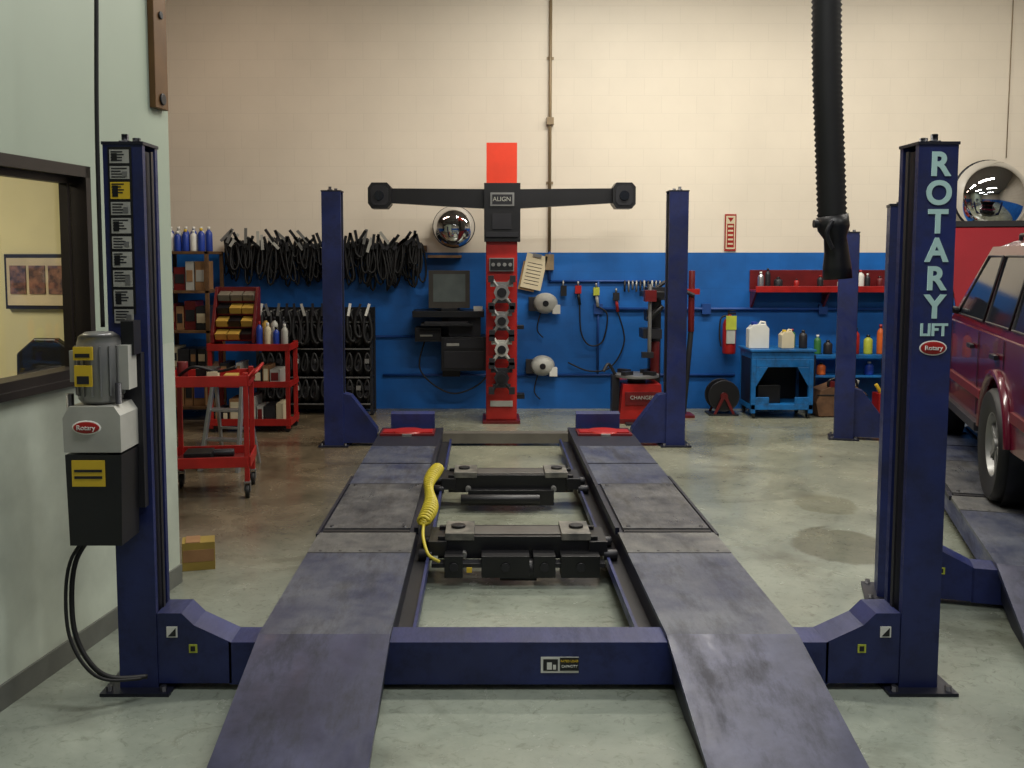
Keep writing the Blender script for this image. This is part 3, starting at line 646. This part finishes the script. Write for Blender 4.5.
# ------------------------------------------------------------ rear left storage
k=B('storage_shelf'); x0,x1,y0,y1=-4.1,-2.98,10.75,11.4
for xx in (x0,-3.55,x1-.04):
    for yy in (y0,y1-.04): k.box(xx,xx+.04,yy,yy+.04,0,1.83,wood)
for z in (.12,.55,.95,1.38,1.80): k.box(x0,x1,y0,y1,z,z+.03,wood)
k.done(.003)
k=B('stored_supplies'); rnd=random.Random(12)
for z,hm in ((.151,.34),(.581,.32),(.981,.34),(1.411,.34)):
    xx=x0+.05
    while xx<x1-.12:
        w=.05+.08*rnd.random(); h=hm*(.6+.4*rnd.random()); d=.04*rnd.random()
        if rnd.random()<.35:
            bottle(k,xx+w/2,y0+.1+d,z,w*.45,h,rnd.choice([bluem,white,lgrey,dgrey,bluem]),rnd.choice([white,yellow,black]))
        else:
            k.box(xx,xx+w,y0+.045+d,y0+.4,z,z+h,rnd.choice([card,cream,dgrey,lgrey,reddk,card,dgrey])); 
            k.box(xx+.01,xx+w-.01,y0+.04+d,y0+.045+d,z+h*.3,z+h*.7,rnd.choice([lgrey,dgrey,cream,bluem,card]))
        xx+=w+.01
k.done(.003)
k=B('fluid_bottles')
xx=-3.75
while xx<-3.02:
    bottle(k,xx,y0+.12+.03*rnd.random(),1.831,.040,.20+.06*rnd.random(),rnd.choice([bluem,bluem,bluem,white,lgrey,dgrey]),rnd.choice([white,yellow,white])); 
    bottle(k,xx+.04,y0+.30,1.831,.04,.27,rnd.choice([bluem,white,lgrey,bluem]),white); xx+=.083
k.done()
k=B('hanging_drive_belts')
rnd=random.Random(2)
k.box(-2.96,-.68,yw-.04,yw,1.83,1.90,wood); 
k.box(-.66,-.28,yw-.22,yw,1.76,1.79,wood)
def belt(x,yy,z,h,w,tw,m,rr=.011,sl=.25):
    pts=[]
    for i in range(14):
        a=2*math.pi*i/14
        lx=w*math.sin(a)*(1-.35*math.cos(a)); lz=-h/2+h/2*math.cos(a)
        lx+= sl*tw*(-lz)
        pts.append((x+lx*math.cos(tw),yy+lx*math.sin(tw)*.6-abs(lz)*.05,z+lz))
    k.tube(pts,rr,m,5,True)
xx=-2.92
while xx<-.74:
    t=(xx+2.92)/2.3
    zz=1.88+.10*rnd.random()-.02*t
    k.cyl((xx,yw-.34,zz+.03),(xx,yw-.02,zz-.01),.006,lgrey,seg=6)
    for q in range(4):
        yq=yw-.31+q*.075
        h=(.20+.32*rnd.random())*(.85+.2*t)
        belt(xx+rnd.uniform(-.02,.02),yq,zz+.015,h,.018+.03*rnd.random(),rnd.uniform(-1.0,1.0),rubber,.008+.007*rnd.random(),.4)
    if rnd.random()<.9:
        k.box(-.016,.016,-.004,.004,-.07,.10,rnd.choice([black,dgrey,dgrey,grey,black,lgrey]),Matrix.Translation((xx,yw-.345,zz+.02))@Matrix.Rotation(rnd.uniform(-.9,.9),4,'Y'))
    xx+=.046
k.done()
k=B('parts_display_rack'); rnd=random.Random(9)
X0,X1=-2.55,-1.28; Y0=11.1
for xx in (X0,X1):
    k.box(xx-.015,xx+.015,Y0+.3,Y0+.33,0,1.2,dgrey); k.box(xx-.015,xx+.015,Y0,Y0+.33,0,.03,dgrey); k.box(xx-.015,xx+.015,Y0,Y0+.03,0,1.0,dgrey)
for z in (.12,.42,.74,1.04):
    k.box(X0,X1,Y0,Y0+.02,z,z+.015,grey); k.box(X0,X1,Y0+.3,Y0+.32,z,z+.015,dgrey)
    k.box(X0,X1,Y0+.02,Y0+.30,z,z+.006,black)
    for i in range(13):
        xx=X0+.05+i*.098
        if z<1.0:
            k.sph((xx,Y0+.08,z+.125),.095,rubber,(.62,.9,1.15+.2*rnd.random()),seg=12,lump=.3); k.cyl((xx,Y0-.0,z+.12),(xx,Y0-.02,z+.12),.03,dgrey,seg=10)
            belt(xx,Y0-.02,z+.28,.2,.035,rnd.uniform(-.5,.5),rubber,.014)
            if rnd.random()<.35: k.box(xx-.025,xx+.025,Y0-.045,Y0-.035,z+.17,z+.22,rnd.choice([lgrey,grey,dgrey]))
        else:
            k.cyl((xx,Y0-.05,z+.12),(xx,Y0+.3,z+.13),.008,lgrey,seg=6)
            belt(xx,Y0-.03,z+.13,.28+.1*rnd.random(),.045,rnd.uniform(-.6,.6),rubber,.02); belt(xx,Y0+.08,z+.13,.25,.04,rnd.uniform(-.6,.6),rubber,.02)
            k.box(-.014,.014,-.004,.004,-.02,.12,rnd.choice([lgrey,white,grey,dgrey]),Matrix.Translation((xx,Y0-.06,z+.1))@Matrix.Rotation(rnd.uniform(-.4,.4),4,'Y'))
k.box(X0,X1,Y0+.28,Y0+.30,.03,1.2,black)
k.done()
k=B('parts_bin_cabinet'); x0,x1,y0,y1=-2.80,-1.98,10.0,10.45
for (a,b_) in ((x0,y0),(x1-.04,y0),(x0,y1-.04),(x1-.04,y1-.04)): k.box(a,a+.04,b_,b_+.04,.04,.90,red)
for z,h in ((.08,.06),(.47,.05),(.84,.06)):
    k.box(x0,x1,y0,y1,z,z+.015,red); k.box(x0,x1,y0-.01,y0,z-.01,z+h,red); k.box(x0-.01,x0,y0,y1,z-.01,z+h,red); k.box(x1,x1+.01,y0,y1,z-.01,z+h,red)
k.prism([(y1-.05,.9),(y1-.05,1.46),(y1-.1,1.46),(y0+.12,.98),(y0+.12,.9)],'x',x0,x0+.03,reddk); k.prism([(y1-.05,.9),(y1-.05,1.46),(y1-.1,1.46),(y0+.12,.98),(y0+.12,.9)],'x',x0+.42,x0+.45,reddk)
k.box(x0,x0+.45,y1-.05,y1-.03,.9,1.46,reddk)
gb=mat('grey_bin',(110,104,90),.5); yb_=mat('bin_yellow',(176,142,62),.5)
for r_ in range(4):
    z=.93+r_*.13; yb=y0+.16+r_*.05
    k.box(x0+.03,x0+.42,yb+.06,yb+.1,z-.02,z+.0,red)
    for c_ in range(3):
        xb=x0+.04+c_*.128
        k.prism([(yb,z),(yb-.03,z+.06),(yb+.10,z+.10),(yb+.10,z)],'x',xb,xb+.115,[yb_,yb_,black,yb_][(r_+c_)%4] if r_!=3 else gb)
for (a,b_) in ((x0+.03,y0+.03),(x1-.03,y0+.03),(x0+.03,y1-.03),(x1-.03,y1-.03)): k.cyl((a,b_-.012,.03),(a,b_+.012,.03),.03,black)
rnd=random.Random(4)
for z in (.096,.486):
    xx=x0+.05
    while xx<x1-.14:
        w=.05+.07*rnd.random(); h=.12+.16*rnd.random(); k.box(xx,xx+w,y0+.03,y0+.35,z,z+h,rnd.choice([cream,card,lgrey,dgrey,card])); k.box(xx+.01,xx+w-.01,y0+.026,y0+.03,z+.04,z+h-.03,rnd.choice([reddk,dgrey,cream,card])); xx+=w+.012
for i in range(4): bottle(k,x0+.5+i*.085,y0+.12,.856,.035,.18+.1*rnd.random(),[bluem,cream,bluem,lgrey][i],[red,white,black,white][i]); 
for i in range(3): bottle(k,x0+.53+i*.09,y0+.28,.856,.04,.3,[yb_,lgrey,dgrey][i],black)
k.done(.003)
k=B('rolling_tool_cart',Matrix.Translation((-2.06,7.45,0))@Matrix.Rotation(D(8),4,'Z'))
a,b_=.27,.22
for sx in (-1,1):
    for sy in (-1,1):
        k.box(sx*a-.018,sx*a+.018,sy*b_-.018,sy*b_+.018,.12,.93,red)
        k.cyl((sx*a-.015,sy*b_,.05),(sx*a+.015,sy*b_,.05),.05,rubber); k.box(sx*a-.025,sx*a-.018,sy*b_-.02,sy*b_+.02,.05,.12,grey);k.box(sx*a+.018,sx*a+.025,sy*b_-.02,sy*b_+.02,.05,.12,grey); k.box(sx*a-.025,sx*a+.025,sy*b_-.02,sy*b_+.02,.11,.125,grey)
for z in (.24,.84):
    k.box(-a,a,-b_,b_,z,z+.012,reddk); k.box(-a-.01,a+.01,-b_-.022,-b_-.010,z-.01,z+.07,red); k.box(-a-.01,a+.01,b_+.010,b_+.022,z-.01,z+.07,red)
    k.box(-a-.03,-a-.018,-b_-.02,b_+.02,z-.01,z+.07,red); k.box(a+.018,a+.03,-b_-.02,b_+.02,z-.01,z+.07,red)
k.tube(spline([(a+.02,-b_,.88),(a+.09,-b_,.95),(a+.09,b_,.95),(a+.02,b_,.88)]),.012,red)
k.cyl((-.2,-.05,.85),(-.2,-.05,1.0),.04,reddk); k.box(-.1,.05,-.1,.1,.852,.95,black); k.box(.1,.2,-.1,.05,.852,.90,yb_); k.cyl((-.15,.05,.29),(.15,.05,.29),.03,dgrey); k.box(-.2,0,-.12,.1,.252,.32,black)
k.box(-.02,.06,-.12,.0,.852,.93,cream); k.tube(spline([(-.22,-.1,.9),(-.1,-.15,.97),(.05,-.1,.93),(.2,-.15,.96)]),.012,rubber)
k.done(.004)
k=B('step_ladder',Matrix.Translation((-2.17,8.35,0))@Matrix.Rotation(D(-12),4,'Z'))
for sx in (-1,1):
    k.hexa([(sx*.17-.015,-.22,0),(sx*.17+.015,-.22,0),(sx*.17+.015,-.18,0),(sx*.17-.015,-.18,0),(sx*.13-.015,-.02,.74),(sx*.13+.015,-.02,.74),(sx*.13+.015,.02,.74),(sx*.13-.015,.02,.74)],alum)
    k.hexa([(sx*.17-.012,.20,0),(sx*.17+.012,.20,0),(sx*.17+.012,.23,0),(sx*.17-.012,.23,0),(sx*.13-.012,.02,.72),(sx*.13+.012,.02,.72),(sx*.13+.012,.05,.72),(sx*.13-.012,.05,.72)],alum)
for z in (.24,.48): k.box(-.155,.155,-.20+z*.27,-.10+z*.27,z,z+.02,alum)
k.box(-.15,.15,-.08,.09,.73,.76,alum); k.box(-.16,.16,.12,.14,.3,.32,alum); k.done(.003)
k=B('yellow_parts_box',Matrix.Translation((-1.64,5.62,0))@Matrix.Rotation(D(15),4,'Z')); k.box(-.10,.08,-.07,.07,0,.16,mat('yellow_carton',(140,118,50),.7)); k.box(-.095,.075,-.072,-.07,.05,.12,card); k.box(-.08,0,-.07,.07,.161,.165,card); k.done(.003)

# ------------------------------------------------------------ SUV on 2nd lift
MS=Matrix.Translation(L2)@Matrix.Rotation(D(-16.7),4,'Z')@Matrix.Translation((0,1.40,.228))
k=B('suv_car',MS)
def arch(yc,r,n=10): return [(yc+r*math.cos(D(180-180*i/n)),.36+r*math.sin(D(180-180*i/n))) for i in range(n+1)]
sill=.40
prof=[(-1.02,.48),(-1.0,.42),(-.55,.40)]+[(p[0],max(p[1],sill)) for p in arch(0,.43)]+[(.55,sill),(2.15,sill)]+[(p[0],max(p[1],sill)) for p in arch(2.70,.43)]+[(3.3,.40),(3.50,.46),(3.54,.7),(3.50,.96),(3.1,1.02),(2.15,1.04),(-.98,1.04),(-1.03,.9)]
pp=[]
for p in prof:
    if not pp or (Vector(p)-Vector(pp[-1])).length>.02: pp.append(p)
k.prism(pp,'x',-.88,.88,maroon)
for yc in (0,2.7):
    for sx in (-1,1):
        k.tube([(sx*.885,yc+.45*math.cos(D(a_)),.36+.45*math.sin(D(a_))) for a_ in range(6,180,12)],.032,maroon,8)
        k.lathe([(.40,0),(.40,.2),(0,.2)],Matrix.Translation((sx*.87,yc,.36))@Matrix.Rotation(D(-90*sx),4,'Y'),black,24)
def gx(z): return .855-(z-1.04)*.24
k.hexa([(-gx(1.04),-.98,1.03),(gx(1.04),-.98,1.03),(gx(1.04),2.12,1.03),(-gx(1.04),2.12,1.03),(-gx(1.62),-.86,1.62),(gx(1.62),-.86,1.62),(gx(1.62),1.25,1.62),(-gx(1.62),1.25,1.62)],maroon)
k.hexa([(-.70,-.82,1.61),(.70,-.82,1.61),(.70,1.22,1.61),(-.70,1.22,1.61),(-.60,-.74,1.66),(.60,-.74,1.66),(.60,1.1,1.66),(-.60,1.1,1.66)],maroon)
for sx in (-1,1):
    def q(y,z,o=.006): return (sx*(gx(z)+o),y,z)
    for w in ([(-.88,1.10),(-.22,1.10),(-.22,1.55),(-.80,1.55)],[(-.14,1.10),(.62,1.10),(.62,1.55),(-.14,1.55)],[(.72,1.10),(1.80,1.10),(1.22,1.55),(.72,1.55)]):
        k.hexa([q(w[0][0],w[0][1],-.01),q(w[1][0],w[1][1],-.01),q(w[1][0],w[1][1]),q(w[0][0],w[0][1]),q(w[3][0],w[3][1],-.01),q(w[2][0],w[2][1],-.01),q(w[2][0],w[2][1]),q(w[3][0],w[3][1])],glassd)
        k.tube([q(p[0],p[1],.008) for p in w],.010,black,6,True)
    for yy in (-.18,.67,1.85):
        k.box(sx*.884-.002,sx*.884+.002,yy-.004,yy+.004,.45 if yy>0 else .85,1.03,black)
    for yy in (-.05,.80): k.box(sx*.90-.014,sx*.90+.014,yy,yy+.16,.90,.93,black)
    k.box(sx*.885-.012,sx*.885+.012,.5,2.2,.58,.64,reddk); k.box(sx*.885-.012,sx*.885+.012,-.98,-.48,.58,.64,reddk); k.box(sx*.89-.03,sx*.89+.03,.5,2.2,.36,.42,dgrey)
    k.hexa([(sx*.90,1.70,1.10),(sx*1.10,1.72,1.10),(sx*1.10,1.80,1.10),(sx*.90,1.82,1.10),(sx*.90,1.70,1.27),(sx*1.09,1.72,1.26),(sx*1.09,1.80,1.26),(sx*.90,1.82,1.27)],black); k.cyl((sx*.85,1.76,1.12),(sx*.95,1.76,1.14),.03,black)
    k.box(sx*.80-.08,sx*.80+.08,-1.045,-.97,.72,1.02,mat('tail_light',(150,20,20),.2)); k.box(sx*.74-.13,sx*.74+.13,3.46,3.55,.68,.86,lgrey)
    k.tube([(sx*.58,-.7,1.70),(sx*.58,1.0,1.70)],.014,black); 
    for yy in (-.7,.15,1.0): k.cyl((sx*.58,yy,1.64),(sx*.58,yy,1.70),.015,black)
    for yc in (0,2.7): tyre(k,Matrix.Translation((sx*.80,yc,.36))@Matrix.Rotation(D(90*sx),4,'Y'),.36,.24,.205,grey,6)
k.box(-.85,.85,-1.12,-.98,.42,.60,dgrey); k.box(-.86,.86,3.48,3.62,.42,.62,dgrey); k.box(-.6,.6,3.53,3.56,.68,.86,black)
k.hexa([(-.70,-.985,1.10),(.70,-.985,1.10),(.70,-.96,1.10),(-.70,-.96,1.10),(-.62,-.90,1.55),(.62,-.90,1.55),(.62,-.88,1.55),(-.62,-.88,1.55)],glassd)
k.hexa([(-.74,2.06,1.08),(.74,2.06,1.08),(.74,2.09,1.10),(-.74,2.09,1.10),(-.64,1.30,1.57),(.64,1.30,1.57),(.64,1.33,1.59),(-.64,1.33,1.59)],glassd)
k.box(-.7,.7,2.3,3.4,1.035,1.05,black); k.box(-.3,.3,2.5,3.1,1.05,1.12,dgrey)
Hd=Matrix.Translation((0,2.2,1.06))@Matrix.Rotation(D(38),4,'X')
hoodm=mat('maroon_hood_paint',(104,18,26),.6,0,.08,2,spec=.05)
k.box(-.80,.80,0,1.25,-.0,.03,hoodm,Hd); k.box(-.68,.68,.1,1.15,-.02,.0,dgrey,Hd); k.box(-.82,.82,1.18,1.27,-.04,.04,mat('hood_edge_trim',(18,16,18),.7,spec=.1),Hd)
k.cyl((.6,2.9,1.05),(.6,2.9,1.60),.008,dgrey)
k.box(-.35,.35,-.9,3.2,.28,.40,black)
k.done(.012)

# ------------------------------------------------------------ lighting
def fixture(x,y,e,ln=2.4,col=(1,.95,.86),z=5.2,rot=0):
    k=B('fluorescent_fixture'); k.box(-ln/2,ln/2,-.15,.15,.02,.09,white)
    for yy in (-.07,.07): k.cyl((-ln/2+.03,yy,.0),(ln/2-.03,yy,.0),.018,mat('tube_glow',(255,245,225),.5,emit=3))
    for sx in (-1,1): k.cyl((sx*ln*.4,0,.09),(sx*ln*.4,0,H-z),.008,grey); k.box(sx*(ln/2-.02)-.02,sx*(ln/2-.02)+.02,-.1,.1,-.03,.03,white)
    o=k.done(0,(x,y,z),rot)
    l=bpy.data.lights.new('lamp','AREA'); l.shape='RECTANGLE'; l.size=ln; l.size_y=.3; l.energy=e; l.color=col
    lo=bpy.data.objects.new('lamp',l); S.collection.objects.link(lo); lo.parent=o; lo.location=(0,0,-.05)
for (x,y,e,c_) in ((1.5,9.2,158,(1,.95,.85)),(4.8,9.2,104,(1,.93,.82)),(-2.8,9.4,30,(1,.72,.55)),(1.2,6.2,138,(1,.95,.87)),(5.2,6.0,76,(1,.95,.87)),(.6,2.8,104,(.98,.98,.97)),(4.4,2.0,62,(.98,.98,.97)),(1,-1.2,32,(.98,.98,.97))):
    fixture(x,y,e,col=c_)
k=B('office_ceiling_light',MO); k.box(-1.9,-1.3,-2.2,-1.0,2.66,2.69,mat('office_panel',(255,240,205),.5,emit=2)); o=k.done()
l=bpy.data.lights.new('office_lamp','AREA'); l.shape='RECTANGLE'; l.size=.6; l.size_y=1.2; l.energy=36; l.color=(1,.92,.72)
lo=bpy.data.objects.new('office_lamp',l); S.collection.objects.link(lo); lo.parent=o; lo.location=MO@Vector((-1.6,-1.6,2.64))
w=bpy.data.worlds.new('World'); S.world=w; w.use_nodes=True; w.node_tree.nodes['Background'].inputs[0].default_value=(.5,.52,.55,1); w.node_tree.nodes['Background'].inputs[1].default_value=.2
cd=bpy.data.cameras.new('camera'); cam=bpy.data.objects.new('camera',cd); S.collection.objects.link(cam)
cam.location=(0,0,1.78); cam.rotation_euler=(D(85),0,0); cd.sensor_width=36; cd.lens=1000/1024*36
cd.shift_x=26/1024; cd.shift_y=-40.5/1024; cd.clip_start=.05
S.camera=cam
